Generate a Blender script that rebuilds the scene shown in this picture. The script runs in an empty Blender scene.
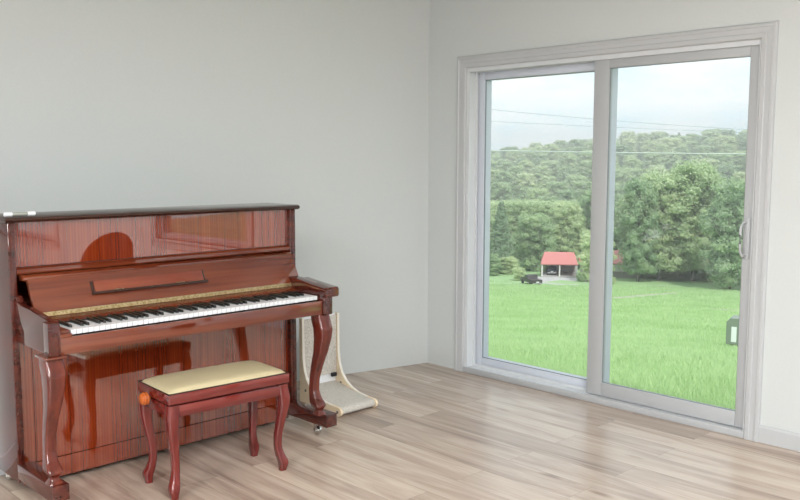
import bpy, bmesh, math, random
import numpy as np
from mathutils import Vector, Matrix
PI = math.pi
random.seed(7); RNG = np.random.default_rng(11)
S = bpy.context.scene
COL = S.collection

# ------------------------------------------------------------------ camera
cam = bpy.data.cameras.new('camera'); cam_ob = bpy.data.objects.new('camera', cam); COL.objects.link(cam_ob)
CAM = Vector((-4.1893, -4.0528, 1.3969))
cam.sensor_width = 36.0; cam.sensor_fit = 'HORIZONTAL'
cam.lens = 857.3 * 36.0 / 800.0
cam.clip_start = 0.02; cam.clip_end = 3000
_y, _p, _r = math.radians(-44.067), math.radians(-6.003), math.radians(0.115)
fw = Vector((-math.sin(_y)*math.cos(_p), math.cos(_y)*math.cos(_p), math.sin(_p)))
rt = Vector((math.cos(_y), math.sin(_y), 0)); up = rt.cross(fw)
r2 = rt*math.cos(_r) + up*math.sin(_r); u2 = -rt*math.sin(_r) + up*math.cos(_r)
M = Matrix((r2, u2, -fw)).transposed().to_4x4(); M.translation = CAM
cam_ob.matrix_world = M
S.camera = cam_ob

# ------------------------------------------------------------------ world, sun, exposure
S.view_settings.view_transform = 'Standard'; S.view_settings.look = 'None'
S.view_settings.exposure = 0.0; S.view_settings.gamma = 1.0
S.view_settings.use_curve_mapping = False
WORLD_STRENGTH = 1.22
SUN_STRENGTH = 2.9
FILL_LAMP_W = 120.0

def node(nt, typ, **kw):
    n = nt.nodes.new(typ)
    for k, v in kw.items():
        if k.startswith('i_'):
            n.inputs[k[2:].replace('_', ' ')].default_value = v
        else:
            setattr(n, k, v)
    return n
def ramp(nt, fac, stops):
    n = nt.nodes.new('ShaderNodeValToRGB')
    e = n.color_ramp.elements
    while len(e) < len(stops): e.new(0.5)
    for el, (p, c) in zip(e, stops):
        el.position = p; el.color = (c[0], c[1], c[2], 1)
    nt.links.new(fac, n.inputs['Fac'])
    return n

w = bpy.data.worlds.new('sky'); S.world = w; w.use_nodes = True
nt = w.node_tree; nt.nodes.clear()
out = nt.nodes.new('ShaderNodeOutputWorld'); bg = nt.nodes.new('ShaderNodeBackground')
tc = nt.nodes.new('ShaderNodeTexCoord')
mp = node(nt, 'ShaderNodeMapping'); mp.inputs['Scale'].default_value = (1.0, 1.0, 3.2)
nt.links.new(tc.outputs['Generated'], mp.inputs['Vector'])
nz = node(nt, 'ShaderNodeTexNoise', i_Scale=5.5, i_Detail=8.0, i_Roughness=0.58)
nt.links.new(mp.outputs[0], nz.inputs['Vector'])
cr = ramp(nt, nz.outputs['Fac'], [(0.34, (0.70, 0.90, 0.99)), (0.46, (0.84, 0.955, 0.99)), (0.58, (0.97, 0.995, 1.0))])
nt.links.new(cr.outputs[0], bg.inputs['Color']); bg.inputs['Strength'].default_value = WORLD_STRENGTH
nt.links.new(bg.outputs[0], out.inputs[0])

sun = bpy.data.lights.new('sun', 'SUN'); sun.energy = SUN_STRENGTH; sun.angle = math.radians(6); sun.color = (1.0, 0.97, 0.9)
sun_ob = bpy.data.objects.new('sun', sun); COL.objects.link(sun_ob)
sd = Vector((-0.30, -0.55, 0.85)).normalized()
sun_ob.rotation_euler = sd.to_track_quat('Z', 'Y').to_euler()

# added ceiling fill lamps: positions used further down by the lamp builder
FILL_LAMPS = [(-3.2, -4.2), (-5.7, -2.6), (-4.0, -6.2), (-5.7, -5.2), (-4.6, -8.2)]

# ------------------------------------------------------------------ material helpers
def mat(name, col=(0.5, 0.5, 0.5), rough=0.5, metal=0.0, **kw):
    m = bpy.data.materials.new(name); m.use_nodes = True
    b = m.node_tree.nodes['Principled BSDF']
    b.inputs['Base Color'].default_value = (*col, 1); b.inputs['Roughness'].default_value = rough
    b.inputs['Metallic'].default_value = metal
    for k, v in kw.items():
        b.inputs[k.replace('_', ' ')].default_value = v
    return m
def bsdf(m): return m.node_tree.nodes['Principled BSDF']
def noisy(m, scale, stops, vec_scale=(1, 1, 1), detail=4.0, bump=0.0, bump_dist=0.01, rough=0.55, rot=(0, 0, 0), coord='Object'):
    nt = m.node_tree; b = bsdf(m)
    tc = nt.nodes.new('ShaderNodeTexCoord'); mp = nt.nodes.new('ShaderNodeMapping')
    mp.inputs['Scale'].default_value = vec_scale; mp.inputs['Rotation'].default_value = rot
    nt.links.new(tc.outputs[coord], mp.inputs['Vector'])
    nz = node(nt, 'ShaderNodeTexNoise', i_Scale=scale, i_Detail=detail, i_Roughness=rough)
    nt.links.new(mp.outputs[0], nz.inputs['Vector'])
    cr = ramp(nt, nz.outputs['Fac'], stops)
    nt.links.new(cr.outputs[0], b.inputs['Base Color'])
    if bump:
        bp = node(nt, 'ShaderNodeBump', i_Strength=bump, i_Distance=bump_dist)
        nt.links.new(nz.outputs['Fac'], bp.inputs['Height']); nt.links.new(bp.outputs[0], b.inputs['Normal'])
    return m

def wood_gloss(name, dark, mid, light, fine=60.0, wide=9.0, axis='Z', rough=0.04, ior=1.9, bend=0.35, wave=0.0):
    """lacquered veneer: grain runs along `axis`"""
    m = mat(name, mid, rough); nt = m.node_tree; b = bsdf(m)
    b.inputs['IOR'].default_value = ior
    tc = nt.nodes.new('ShaderNodeTexCoord')
    sc = {'Z': (1, 1, 0.02), 'X': (0.05, 1, 1), 'Y': (1, 0.05, 1)}[axis]
    def layer(scale, det, mul):
        mp = nt.nodes.new('ShaderNodeMapping')
        mp.inputs['Scale'].default_value = tuple(1 if c == 1 else c*mul for c in sc)
        nt.links.new(tc.outputs['Object'], mp.inputs['Vector'])
        n = node(nt, 'ShaderNodeTexNoise', i_Scale=scale, i_Detail=det, i_Roughness=0.6, i_Distortion=bend)
        nt.links.new(mp.outputs[0], n.inputs['Vector']); return n
    a = layer(fine, 3.0, 0.5); c = layer(wide, 2.0, 3.0)
    mx = node(nt, 'ShaderNodeMath', operation='MULTIPLY_ADD'); mx.inputs[1].default_value = 0.5
    ml = node(nt, 'ShaderNodeMath', operation='MULTIPLY'); ml.inputs[1].default_value = 0.5
    nt.links.new(c.outputs['Fac'], ml.inputs[0]); nt.links.new(a.outputs['Fac'], mx.inputs[0]); nt.links.new(ml.outputs[0], mx.inputs[2])
    fac = mx.outputs[0]
    if wave:
        mpw = nt.nodes.new('ShaderNodeMapping'); mpw.inputs['Scale'].default_value = (1, 1, 0.03); nt.links.new(tc.outputs['Object'], mpw.inputs['Vector'])
        wv = node(nt, 'ShaderNodeTexWave', wave_type='BANDS', bands_direction='X', wave_profile='SIN')
        for k, v in (('Scale', 24.0), ('Distortion', 5.0), ('Detail', 2.0), ('Detail Scale', 1.5)): wv.inputs[k].default_value = v
        nt.links.new(mpw.outputs[0], wv.inputs['Vector'])
        wm = node(nt, 'ShaderNodeMath', operation='MULTIPLY_ADD'); wm.inputs[1].default_value = wave; nt.links.new(wv.outputs['Fac'], wm.inputs[0])
        w2 = node(nt, 'ShaderNodeMath', operation='MULTIPLY_ADD'); w2.inputs[1].default_value = 0.75; w2.inputs[2].default_value = 0.125-wave*0.5; nt.links.new(fac, w2.inputs[0])
        nt.links.new(w2.outputs[0], wm.inputs[2]); fac = wm.outputs[0]
    cr = ramp(nt, fac, [(0.34, dark), (0.5, mid), (0.66, light)])
    nt.links.new(cr.outputs[0], b.inputs['Base Color'])
    return m

MT = {}
MT['wall'] = noisy(mat('wall_paint', rough=0.85), 90, [(0.3, (0.555, 0.585, 0.585)), (0.7, (0.57, 0.60, 0.60))], bump=0.03, bump_dist=0.001)
MT['ceiling'] = mat('ceiling_paint', (0.75, 0.75, 0.74), 0.9)
MT['trim'] = mat('trim_paint', (0.475, 0.49, 0.505), 0.4)
MT['vinyl'] = mat('white_vinyl_shaded', (0.42, 0.435, 0.45), 0.35)  # shaded copy of the white vinyl: backlit grey put into the colour
MT['vinyl_part_lit'] = mat('white_vinyl_part_lit', (0.56, 0.60, 0.67), 0.35)  # same vinyl, lighter bluish copy: outdoor light on the fixed panel painted in
MT['vinyl_daylit'] = mat('white_vinyl_daylit', (0.62, 0.645, 0.67), 0.35)  # same vinyl, brightest copy: daylight on the jamb painted into the colour
MT['gasket'] = mat('grey_gasket', (0.20, 0.23, 0.25), 0.6)
MT['mahog_v'] = wood_gloss('mahogany_vertical', (0.125, 0.015, 0.005), (0.180, 0.024, 0.006), (0.270, 0.046, 0.011), fine=45, wide=7, axis='Z', ior=2.3, rough=0.012, bend=0.0, wave=0.09)
MT['mahog_x'] = wood_gloss('mahogany_lengthwise', (0.075, 0.012, 0.006), (0.125, 0.024, 0.009), (0.19, 0.043, 0.016), fine=40, wide=9, axis='X', ior=1.85, rough=0.03)
MT['shelf_wood'] = wood_gloss('shelf_mahogany', (0.12, 0.022, 0.012), (0.175, 0.036, 0.018), (0.23, 0.055, 0.026), fine=30, wide=8, axis='X', ior=1.7, rough=0.08)
MT['mahog_y'] = wood_gloss('mahogany_depthwise', (0.035, 0.007, 0.005), (0.065, 0.012, 0.008), (0.11, 0.022, 0.012), fine=40, wide=10, axis='Y', ior=1.7, rough=0.04)
MT['mahog_leg'] = wood_gloss('mahogany_leg', (0.055, 0.008, 0.005), (0.11, 0.016, 0.009), (0.17, 0.032, 0.014), fine=30, wide=8, axis='Z', rough=0.08, ior=1.7, bend=0.0)
MT['bench_wood'] = wood_gloss('bench_mahogany', (0.065, 0.006, 0.006), (0.125, 0.012, 0.010), (0.20, 0.028, 0.020), fine=30, wide=8, axis='X', rough=0.08, ior=1.75)
MT['bench_leg'] = wood_gloss('bench_leg_mahogany', (0.065, 0.006, 0.006), (0.125, 0.012, 0.010), (0.20, 0.028, 0.020), fine=30, wide=8, axis='Z', rough=0.10, ior=1.7)
MT['knob_wood'] = mat('orange_brown_wood', (0.42, 0.10, 0.02), 0.15)
MT['dark_edge'] = mat('dark_brown_lacquer', (0.035, 0.014, 0.010), 0.12, IOR=1.6)
MT['brass'] = noisy(mat('aged_brass', rough=0.3, metal=0.85), 120, [(0.35, (0.38, 0.28, 0.12)), (0.6, (0.66, 0.56, 0.34))])
MT['felt'] = mat('dark_felt', (0.02, 0.015, 0.015), 0.95)
MT['ivory'] = mat('white_key_plastic', (0.72, 0.74, 0.76), 0.2)
MT['ebony'] = mat('black_key_plastic', (0.010, 0.012, 0.011), 0.35)
MT['leather'] = noisy(mat('cream_leatherette', rough=0.38), 260, [(0.3, (0.50, 0.43, 0.265)), (0.7, (0.55, 0.475, 0.30))], bump=0.06, bump_dist=0.001)
MT['chrome'] = mat('chrome', (0.6, 0.6, 0.58), 0.15, 1.0)
MT['rubber'] = mat('grey_rubber', (0.12, 0.12, 0.11), 0.6)
MT['ply'] = noisy(mat('pale_plywood', rough=0.5), 30, [(0.3, (0.72, 0.58, 0.40)), (0.7, (0.80, 0.68, 0.50))], (1, 1, 6))
MT['ply_edge'] = mat('bleached_ply_edge', (0.78, 0.74, 0.66), 0.5)
MT['carpet'] = noisy(mat('speckled_carpet', rough=0.95), 220, [(0.32, (0.34, 0.32, 0.28)), (0.5, (0.58, 0.55, 0.50)), (0.68, (0.74, 0.71, 0.66))], bump=0.6, bump_dist=0.004, detail=6)
MT['white_plastic'] = mat('white_plastic', (0.80, 0.82, 0.85), 0.4)
MT['olive_grey'] = mat('olive_grey_plastic', (0.33, 0.34, 0.30), 0.5)
MT['cream'] = mat('cream_plastic', (0.62, 0.62, 0.54), 0.5)
MT['charcoal'] = mat('charcoal_fabric', (0.018, 0.018, 0.02), 0.9)
MT['bark'] = noisy(mat('bark', rough=0.9), 6, [(0.3, (0.13, 0.11, 0.09)), (0.7, (0.30, 0.27, 0.23))], (1, 1, 0.2))
MT['red_roof'] = mat('red_metal_roof', (0.62, 0.22, 0.21), 0.5)
MT['white_paint'] = mat('white_exterior_paint', (0.80, 0.80, 0.78), 0.6)
MT['stone'] = noisy(mat('field_stone', rough=0.9), 3, [(0.3, (0.25, 0.23, 0.22)), (0.7, (0.50, 0.46, 0.44))])
MT['asphalt'] = noisy(mat('pale_gravel', rough=0.95), 3, [(0.3, (0.42, 0.41, 0.42)), (0.7, (0.60, 0.58, 0.58))], bump=0.3, bump_dist=0.02)
MT['dirt'] = noisy(mat('pale_dirt', rough=0.95), 1.2, [(0.3, (0.33, 0.37, 0.24)), (0.7, (0.46, 0.45, 0.37))])
MT['car_dark'] = mat('dark_car_paint', (0.06, 0.052, 0.052), 0.3)
MT['car_blue'] = mat('dark_blue_car_paint', (0.03, 0.045, 0.07), 0.25)
MT['car_glass'] = mat('car_glass', (0.03, 0.04, 0.05), 0.08)
MT['tyre'] = mat('tyre_rubber', (0.02, 0.02, 0.02), 0.8)
MT['wire'] = mat('grey_cable', (0.45, 0.50, 0.52), 0.6)
MT['wire_pale'] = mat('pale_cable', (0.52, 0.56, 0.56), 0.5)
MT['box_green'] = mat('utility_green_paint', (0.22, 0.265, 0.22), 0.5)
MT['concrete'] = noisy(mat('concrete', rough=0.9), 8, [(0.3, (0.50, 0.49, 0.48)), (0.7, (0.62, 0.60, 0.59))])

# glass: clear sheet with a faint surface reflection
def glass_mat():
    m = bpy.data.materials.new('window_glass'); m.use_nodes = True; nt = m.node_tree; nt.nodes.clear()
    o = nt.nodes.new('ShaderNodeOutputMaterial'); t = nt.nodes.new('ShaderNodeBsdfTransparent'); g = nt.nodes.new('ShaderNodeBsdfGlossy')
    g.inputs['Roughness'].default_value = 0.0; t.inputs['Color'].default_value = (0.975, 0.985, 0.988, 1)
    fr = nt.nodes.new('ShaderNodeFresnel'); fr.inputs['IOR'].default_value = 1.45; mx = nt.nodes.new('ShaderNodeMixShader')
    ge = nt.nodes.new('ShaderNodeNewGeometry'); iv = node(nt, 'ShaderNodeMath', operation='SUBTRACT'); iv.inputs[0].default_value = 1.0
    fm = node(nt, 'ShaderNodeMath', operation='MULTIPLY')   # reflect on the entry face only: the sheet does not bend light
    nt.links.new(ge.outputs['Backfacing'], iv.inputs[1]); nt.links.new(iv.outputs[0], fm.inputs[1]); nt.links.new(fr.outputs[0], fm.inputs[0])
    nt.links.new(fm.outputs[0], mx.inputs[0]); nt.links.new(t.outputs[0], mx.inputs[1]); nt.links.new(g.outputs[0], mx.inputs[2])
    nt.links.new(mx.outputs[0], o.inputs[0]); return m
MT['glass'] = glass_mat()

# plank floor
def floor_mat():
    m = mat('plank_floor', rough=0.27, IOR=1.8); nt = m.node_tree; b = bsdf(m)
    tc = nt.nodes.new('ShaderNodeTexCoord')
    mp = nt.nodes.new('ShaderNodeMapping'); mp.inputs['Rotation'].default_value = (0, 0, PI/2)
    mp.inputs['Location'].default_value = (0.37, 0.03, 0)
    nt.links.new(tc.outputs['Object'], mp.inputs['Vector'])
    def brick(w_, h_, off, mort):
        k = node(nt, 'ShaderNodeTexBrick', offset=off, offset_frequency=2, squash=1.0)
        k.inputs['Color1'].default_value = (0, 0, 0, 1); k.inputs['Color2'].default_value = (1, 1, 1, 1); k.inputs['Mortar'].default_value = (0.5, 0.5, 0.5, 1)
        k.inputs['Scale'].default_value = 1.0; k.inputs['Mortar Size'].default_value = mort; k.inputs['Bias'].default_value = 0
        k.inputs['Brick Width'].default_value = w_; k.inputs['Row Height'].default_value = h_; k.inputs['Mortar Smooth'].default_value = 0.1
        nt.links.new(mp.outputs[0], k.inputs['Vector']); return k
    b1 = brick(1.22, 0.182, 0.37, 0.0011)
    # offset of the grain per plank
    mul = node(nt, 'ShaderNodeVectorMath', operation='SCALE'); mul.inputs['Scale'].default_value = 37.0
    nt.links.new(b1.outputs['Color'], mul.inputs[0])
    def grain(sx, sy, scale, det, dist=0.6):
        g = nt.nodes.new('ShaderNodeMapping'); g.inputs['Scale'].default_value = (sx, sy, 1)
        nt.links.new(mp.outputs[0], g.inputs['Vector'])
        ad = node(nt, 'ShaderNodeVectorMath', operation='ADD')
        nt.links.new(g.outputs[0], ad.inputs[0]); nt.links.new(mul.outputs[0], ad.inputs[1])
        n = node(nt, 'ShaderNodeTexNoise', i_Scale=scale, i_Detail=det, i_Roughness=0.6, i_Distortion=dist)
        nt.links.new(ad.outputs[0], n.inputs['Vector']); return n
    g1 = grain(0.55, 6.0, 1.7, 4.0, 1.1); g2 = grain(1.6, 40.0, 1.6, 3.0, 0.3)
    c1 = ramp(nt, g1.outputs['Fac'], [(0.28, (0.28, 0.205, 0.165)), (0.42, (0.405, 0.315, 0.255)), (0.56, (0.515, 0.42, 0.34)), (0.75, (0.58, 0.485, 0.395))])
    c2 = ramp(nt, g2.outputs['Fac'], [(0.3, (0.90, 0.89, 0.88)), (0.7, (1.05, 1.05, 1.05))])
    mm = node(nt, 'ShaderNodeMix', data_type='RGBA', blend_type='MULTIPLY'); mm.inputs[0].default_value = 1.0
    nt.links.new(c1.outputs[0], mm.inputs[6]); nt.links.new(c2.outputs[0], mm.inputs[7])
    tone = ramp(nt, b1.outputs['Color'], [(0.0, (0.82, 0.80, 0.79)), (0.5, (0.96, 0.955, 0.95)), (1.0, (1.10, 1.10, 1.09))])
    m2 = node(nt, 'ShaderNodeMix', data_type='RGBA', blend_type='MULTIPLY'); m2.inputs[0].default_value = 1.0
    nt.links.new(mm.outputs[2], m2.inputs[6]); nt.links.new(tone.outputs[0], m2.inputs[7])
    # knots
    vo = node(nt, 'ShaderNodeTexVoronoi', i_Scale=1.0); kg = nt.nodes.new('ShaderNodeMapping'); kg.inputs['Scale'].default_value = (1.3, 4.2, 1)
    nt.links.new(mp.outputs[0], kg.inputs['Vector']); nt.links.new(kg.outputs[0], vo.inputs['Vector'])
    kr = ramp(nt, vo.outputs['Distance'], [(0.0, (0.35, 0.27, 0.22)), (0.045, (0.55, 0.47, 0.42)), (0.10, (1, 1, 1))])
    m3 = node(nt, 'ShaderNodeMix', data_type='RGBA', blend_type='MULTIPLY'); m3.inputs[0].default_value = 0.8
    nt.links.new(m2.outputs[2], m3.inputs[6]); nt.links.new(kr.outputs[0], m3.inputs[7])
    # seams
    m4 = node(nt, 'ShaderNodeMix', data_type='RGBA', blend_type='MIX')
    sm = node(nt, 'ShaderNodeMath', operation='MULTIPLY'); sm.inputs[1].default_value = 0.55
    nt.links.new(b1.outputs['Fac'], sm.inputs[0]); nt.links.new(sm.outputs[0], m4.inputs[0])
    nt.links.new(m3.outputs[2], m4.inputs[6]); m4.inputs[7].default_value = (0.13, 0.10, 0.08, 1)
    nt.links.new(m4.outputs[2], b.inputs['Base Color'])
    bp = node(nt, 'ShaderNodeBump', i_Strength=0.08, i_Distance=0.002)
    nt.links.new(g2.outputs['Fac'], bp.inputs['Height']); nt.links.new(bp.outputs[0], b.inputs['Normal'])
    return m
MT['floor'] = floor_mat()

def leaf_mat(name, a, b_, c):
    m = mat(name, b_, 0.6); nt = m.node_tree; b = bsdf(m)
    b.inputs['Specular IOR Level'].default_value = 0.25
    g = nt.nodes.new('ShaderNodeNewGeometry'); oi = nt.nodes.new('ShaderNodeObjectInfo')
    nz = node(nt, 'ShaderNodeTexNoise', i_Scale=0.35, i_Detail=3.0)
    nt.links.new(g.outputs['Position'], nz.inputs['Vector'])
    ad = node(nt, 'ShaderNodeMath', operation='MULTIPLY_ADD'); ad.inputs[1].default_value = 0.6; 
    ml = node(nt, 'ShaderNodeMath', operation='MULTIPLY'); ml.inputs[1].default_value = 0.55
    nt.links.new(oi.outputs['Random'], ad.inputs[0]); nt.links.new(nz.outputs['Fac'], ml.inputs[0]); nt.links.new(ml.outputs[0], ad.inputs[2])
    cr = ramp(nt, ad.outputs[0], [(0.1, a), (0.5, b_), (0.9, c)])
    nt.links.new(cr.outputs[0], b.inputs['Base Color'])
    tr = nt.nodes.new('ShaderNodeBsdfTranslucent'); mx = nt.nodes.new('ShaderNodeMixShader'); mx.inputs[0].default_value = 0.38
    nt.links.new(cr.outputs[0], tr.inputs['Color']); nt.links.new(b.outputs[0], mx.inputs[1]); nt.links.new(tr.outputs[0], mx.inputs[2])
    nt.links.new(mx.outputs[0], nt.nodes['Material Output'].inputs['Surface'])
    return m
MT['leaf'] = leaf_mat('broadleaf_foliage', (0.31, 0.45, 0.28), (0.50, 0.63, 0.37), (0.70, 0.79, 0.50))
MT['needle'] = leaf_mat('conifer_foliage', (0.26, 0.38, 0.25), (0.32, 0.44, 0.29), (0.38, 0.50, 0.31))
MT['grass'] = leaf_mat('grass_blades', (0.24, 0.42, 0.16), (0.42, 0.60, 0.29), (0.64, 0.78, 0.48))
MT['ground'] = noisy(mat('meadow', rough=0.95), 0.45, [(0.3, (0.24, 0.42, 0.17)), (0.5, (0.31, 0.48, 0.22)), (0.7, (0.39, 0.54, 0.28))], detail=12, bump=0.8, bump_dist=0.06, rough=0.75)
MT['forest_floor'] = noisy(mat('forest_floor', rough=0.95), 0.3, [(0.3, (0.12, 0.19, 0.10)), (0.7, (0.22, 0.32, 0.15))], detail=6)

# ------------------------------------------------------------------ mesh helpers
def bm_box(bm, lo, hi, bevel=0.0, seg=2):
    vs = [bm.verts.new((x, y, z)) for x in (lo[0], hi[0]) for y in (lo[1], hi[1]) for z in (lo[2], hi[2])]
    F = [(0, 1, 3, 2), (4, 6, 7, 5), (0, 4, 5, 1), (2, 3, 7, 6), (0, 2, 6, 4), (1, 5, 7, 3)]
    fs = [bm.faces.new([vs[i] for i in f]) for f in F]
    if bevel:
        es = list({e for f in fs for e in f.edges})
        bmesh.ops.bevel(bm, geom=es, offset=bevel, segments=seg, profile=0.5, affect='EDGES', clamp_overlap=True)
def bm_prism(bm, pts, a, b, axis='X', bevel=0.0):
    """polygon pts extruded between a and b along axis; pts are the two other coords in order"""
    def P(p, t):
        return {'X': (t, p[0], p[1]), 'Y': (p[0], t, p[1]), 'Z': (p[0], p[1], t)}[axis]
    va = [bm.verts.new(P(p, a)) for p in pts]; vb = [bm.verts.new(P(p, b)) for p in pts]
    n = len(pts); fs = [bm.faces.new(va), bm.faces.new(vb[::-1])]
    for i in range(n): fs.append(bm.faces.new((va[i], vb[i], vb[(i+1) % n], va[(i+1) % n])))
    bmesh.ops.recalc_face_normals(bm, faces=fs)
    if bevel:
        es = list({e for f in fs[:2] for e in f.edges})
        bmesh.ops.bevel(bm, geom=es, offset=bevel, segments=2, profile=0.5, affect='EDGES', clamp_overlap=True)
def bm_loft(bm, rings, cap=True):
    R = [[bm.verts.new(p) for p in r] for r in rings]; n = len(R[0]); fs = []
    for a, b in zip(R[:-1], R[1:]):
        for i in range(n): fs.append(bm.faces.new((a[i], a[(i+1) % n], b[(i+1) % n], b[i])))
    if cap: fs.append(bm.faces.new(R[0][::-1])); fs.append(bm.faces.new(R[-1]))
    bmesh.ops.recalc_face_normals(bm, faces=fs)
def bm_lathe(bm, prof, c=(0, 0, 0), axis='Z', n=24):
    rings = []
    for r, t in prof:
        ring = []
        for k in range(n):
            a = 2*PI*k/n; u, v = r*math.cos(a), r*math.sin(a)
            p = {'Z': (u, v, t), 'X': (t, u, v), 'Y': (u, t, v)}[axis]
            ring.append((c[0]+p[0], c[1]+p[1], c[2]+p[2]))
        rings.append(ring)
    bm_loft(bm, rings)
def bm_tube(bm, pts, r, n=8):
    rings = []; pts = [Vector(p) for p in pts]
    for i, p in enumerate(pts):
        t = (pts[min(i+1, len(pts)-1)] - pts[max(i-1, 0)]).normalized()
        a = t.cross(Vector((0, 0, 1)));
        if a.length < 1e-3: a = t.cross(Vector((0, 1, 0)))
        a.normalize(); b = t.cross(a)
        rr = r[i] if isinstance(r, (list, tuple)) else r
        rings.append([tuple(p + a*rr*math.cos(2*PI*k/n) + b*rr*math.sin(2*PI*k/n)) for k in range(n)])
    bm_loft(bm, rings)
def obj(name, bm, m, parent=None, smooth=False, angle=35):
    me = bpy.data.meshes.new(name)
    if isinstance(bm, bmesh.types.BMesh): bm.to_mesh(me); bm.free()
    else: me = bm
    me.materials.append(MT[m] if isinstance(m, str) else m)
    if smooth:
        me.polygons.foreach_set('use_smooth', [True]*len(me.polygons))
        try: me.set_sharp_from_angle(angle=math.radians(angle))
        except Exception: pass
    o = bpy.data.objects.new(name, me); COL.objects.link(o)
    if parent: o.parent = parent
    return o
def box(name, lo, hi, m, parent=None, bevel=0.0):
    bm = bmesh.new(); bm_box(bm, lo, hi, bevel); return obj(name, bm, m, parent, smooth=bevel > 0)
def tag(o, label=None, cat=None, group=None, kind=None):
    if label: o['label'] = label
    if cat: o['category'] = cat
    if group: o['group'] = group
    if kind: o['kind'] = kind
    return o
def empty(name, loc=(0, 0, 0), rz=0.0):
    o = bpy.data.objects.new(name, None); COL.objects.link(o); o.location = loc; o.rotation_euler = (0, 0, rz); o.empty_display_size = 0.1
    return o
def thing(name, label, cat, loc=(0, 0, 0), rz=0.0, group=None):
    return tag(empty(name, loc, rz), label, cat, group)
def struct(o, label, cat):
    return tag(o, label, cat, kind='structure')
def copy_tree(o, parent=None):
    c = o.copy(); COL.objects.link(c); c.parent = parent
    for ch in [x for x in bpy.data.objects if x.parent == o]:
        copy_tree(ch, c)
    return c
def mesh_np(name, verts, faces):
    me = bpy.data.meshes.new(name); nv = len(verts); k = faces.shape[1]; nf = len(faces)
    me.vertices.add(nv); me.vertices.foreach_set('co', verts.astype(np.float32).ravel())
    me.loops.add(nf*k); me.loops.foreach_set('vertex_index', faces.astype(np.int32).ravel())
    me.polygons.add(nf); me.polygons.foreach_set('loop_start', np.arange(0, nf*k, k, dtype=np.int32))
    try: me.polygons.foreach_set('loop_total', np.full(nf, k, dtype=np.int32))
    except Exception: pass
    me.update(calc_edges=True); me.validate(); return me

# ================================================================== THE ROOM
CEIL = 2.75; XW = -6.6; YS = -9.6; TH = 0.16
ANG = math.tan(math.radians(13.2))
YN = -ANG*XW            # far wall meets the west wall here
struct(box('floor', (XW-0.2, YS-0.2, -0.1), (0.0, YN+0.4, 0.0), 'floor'), 'light oak plank floor running towards the glass door', 'floor')
struct(box('ceiling', (XW-0.2, YS-0.2, CEIL), (TH, YN+0.5, CEIL+0.2), 'ceiling'), 'plain white ceiling', 'ceiling')
# far wall, slightly turned
bm = bmesh.new(); bm_prism(bm, [(0, 0), (XW-0.2, -ANG*(XW-0.2)), (XW-0.2, -ANG*(XW-0.2)+0.15), (0, 0.15)], -0.1, CEIL, 'Z')
struct(obj('wall_back', bm, 'wall'), 'plain pale grey wall behind the piano', 'wall')
struct(box('wall_left', (XW-0.2, YS-0.2, -0.1), (XW, YN, CEIL), 'wall'), 'plain pale wall on the left', 'wall')
struct(box('wall_front', (XW, YS-0.2, -0.1), (TH, YS, CEIL), 'wall'), 'plain pale wall opposite the piano', 'wall')
# door wall with holes: door y -2.235..-0.335, windows further along
DY0, DY1, DZ = -2.235, -0.335, 1.985
WINS = [(-4.62, -3.02, 0.62, 2.0), (-8.75, -7.1, 0.40, 2.0)]
bm = bmesh.new()
def wseg(y0, y1, z0, z1): bm_box(bm, (0, y0, z0), (TH, y1, z1))
wseg(DY1, 0.15, -0.5, CEIL); wseg(DY0, DY1, DZ, CEIL); wseg(DY0, DY1, -0.5, 0.0)
wseg(WINS[0][1], DY0, -0.5, CEIL)
wseg(WINS[0][0], WINS[0][1], -0.5, WINS[0][2]); wseg(WINS[0][0], WINS[0][1], WINS[0][3], CEIL)
wseg(WINS[1][1], WINS[0][0], -0.5, CEIL)
wseg(WINS[1][0], WINS[1][1], -0.5, WINS[1][2]); wseg(WINS[1][0], WINS[1][1], WINS[1][3], CEIL)
wseg(YS-0.2, WINS[1][0], -0.5, CEIL)
struct(obj('wall_right', bm, 'wall'), 'pale grey wall around the sliding glass door', 'wall')
# low wall behind the piano, with cap
struct(box('wall_low', (XW, -0.163, 0), (-1.62, -0.04, 1.118), 'wall'), 'low guard wall standing behind the piano', 'wall')
struct(box('trim_1', (XW, -0.205, 1.118), (-1.60, 0.0, 1.146), 'trim', bevel=0.004), 'white cap on the low wall behind the piano', 'trim')
def baseboard(name, lo, hi, label):
    bm = bmesh.new()
    if hi[0]-lo[0] > hi[1]-lo[1]:
        bm_prism(bm, [(hi[1], 0), (lo[1], 0), (lo[1], 0.074), (lo[1]+0.004, 0.082), (hi[1], 0.086)], lo[0], hi[0], 'X')
    else:
        bm_prism(bm, [(hi[0], 0), (lo[0], 0), (lo[0], 0.074), (lo[0]+0.004, 0.082), (hi[0], 0.086)], lo[1], hi[1], 'Y')
    return struct(obj(name, bm, 'trim'), label, 'baseboard')
baseboard('baseboard_back', (XW, -0.175, 0), (-1.62, -0.163, 0), 'white baseboard on the low wall left of the piano')
baseboard('baseboard_right', (-0.012, YS, 0), (0, -2.312, 0), 'white baseboard right of the sliding door')

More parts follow.
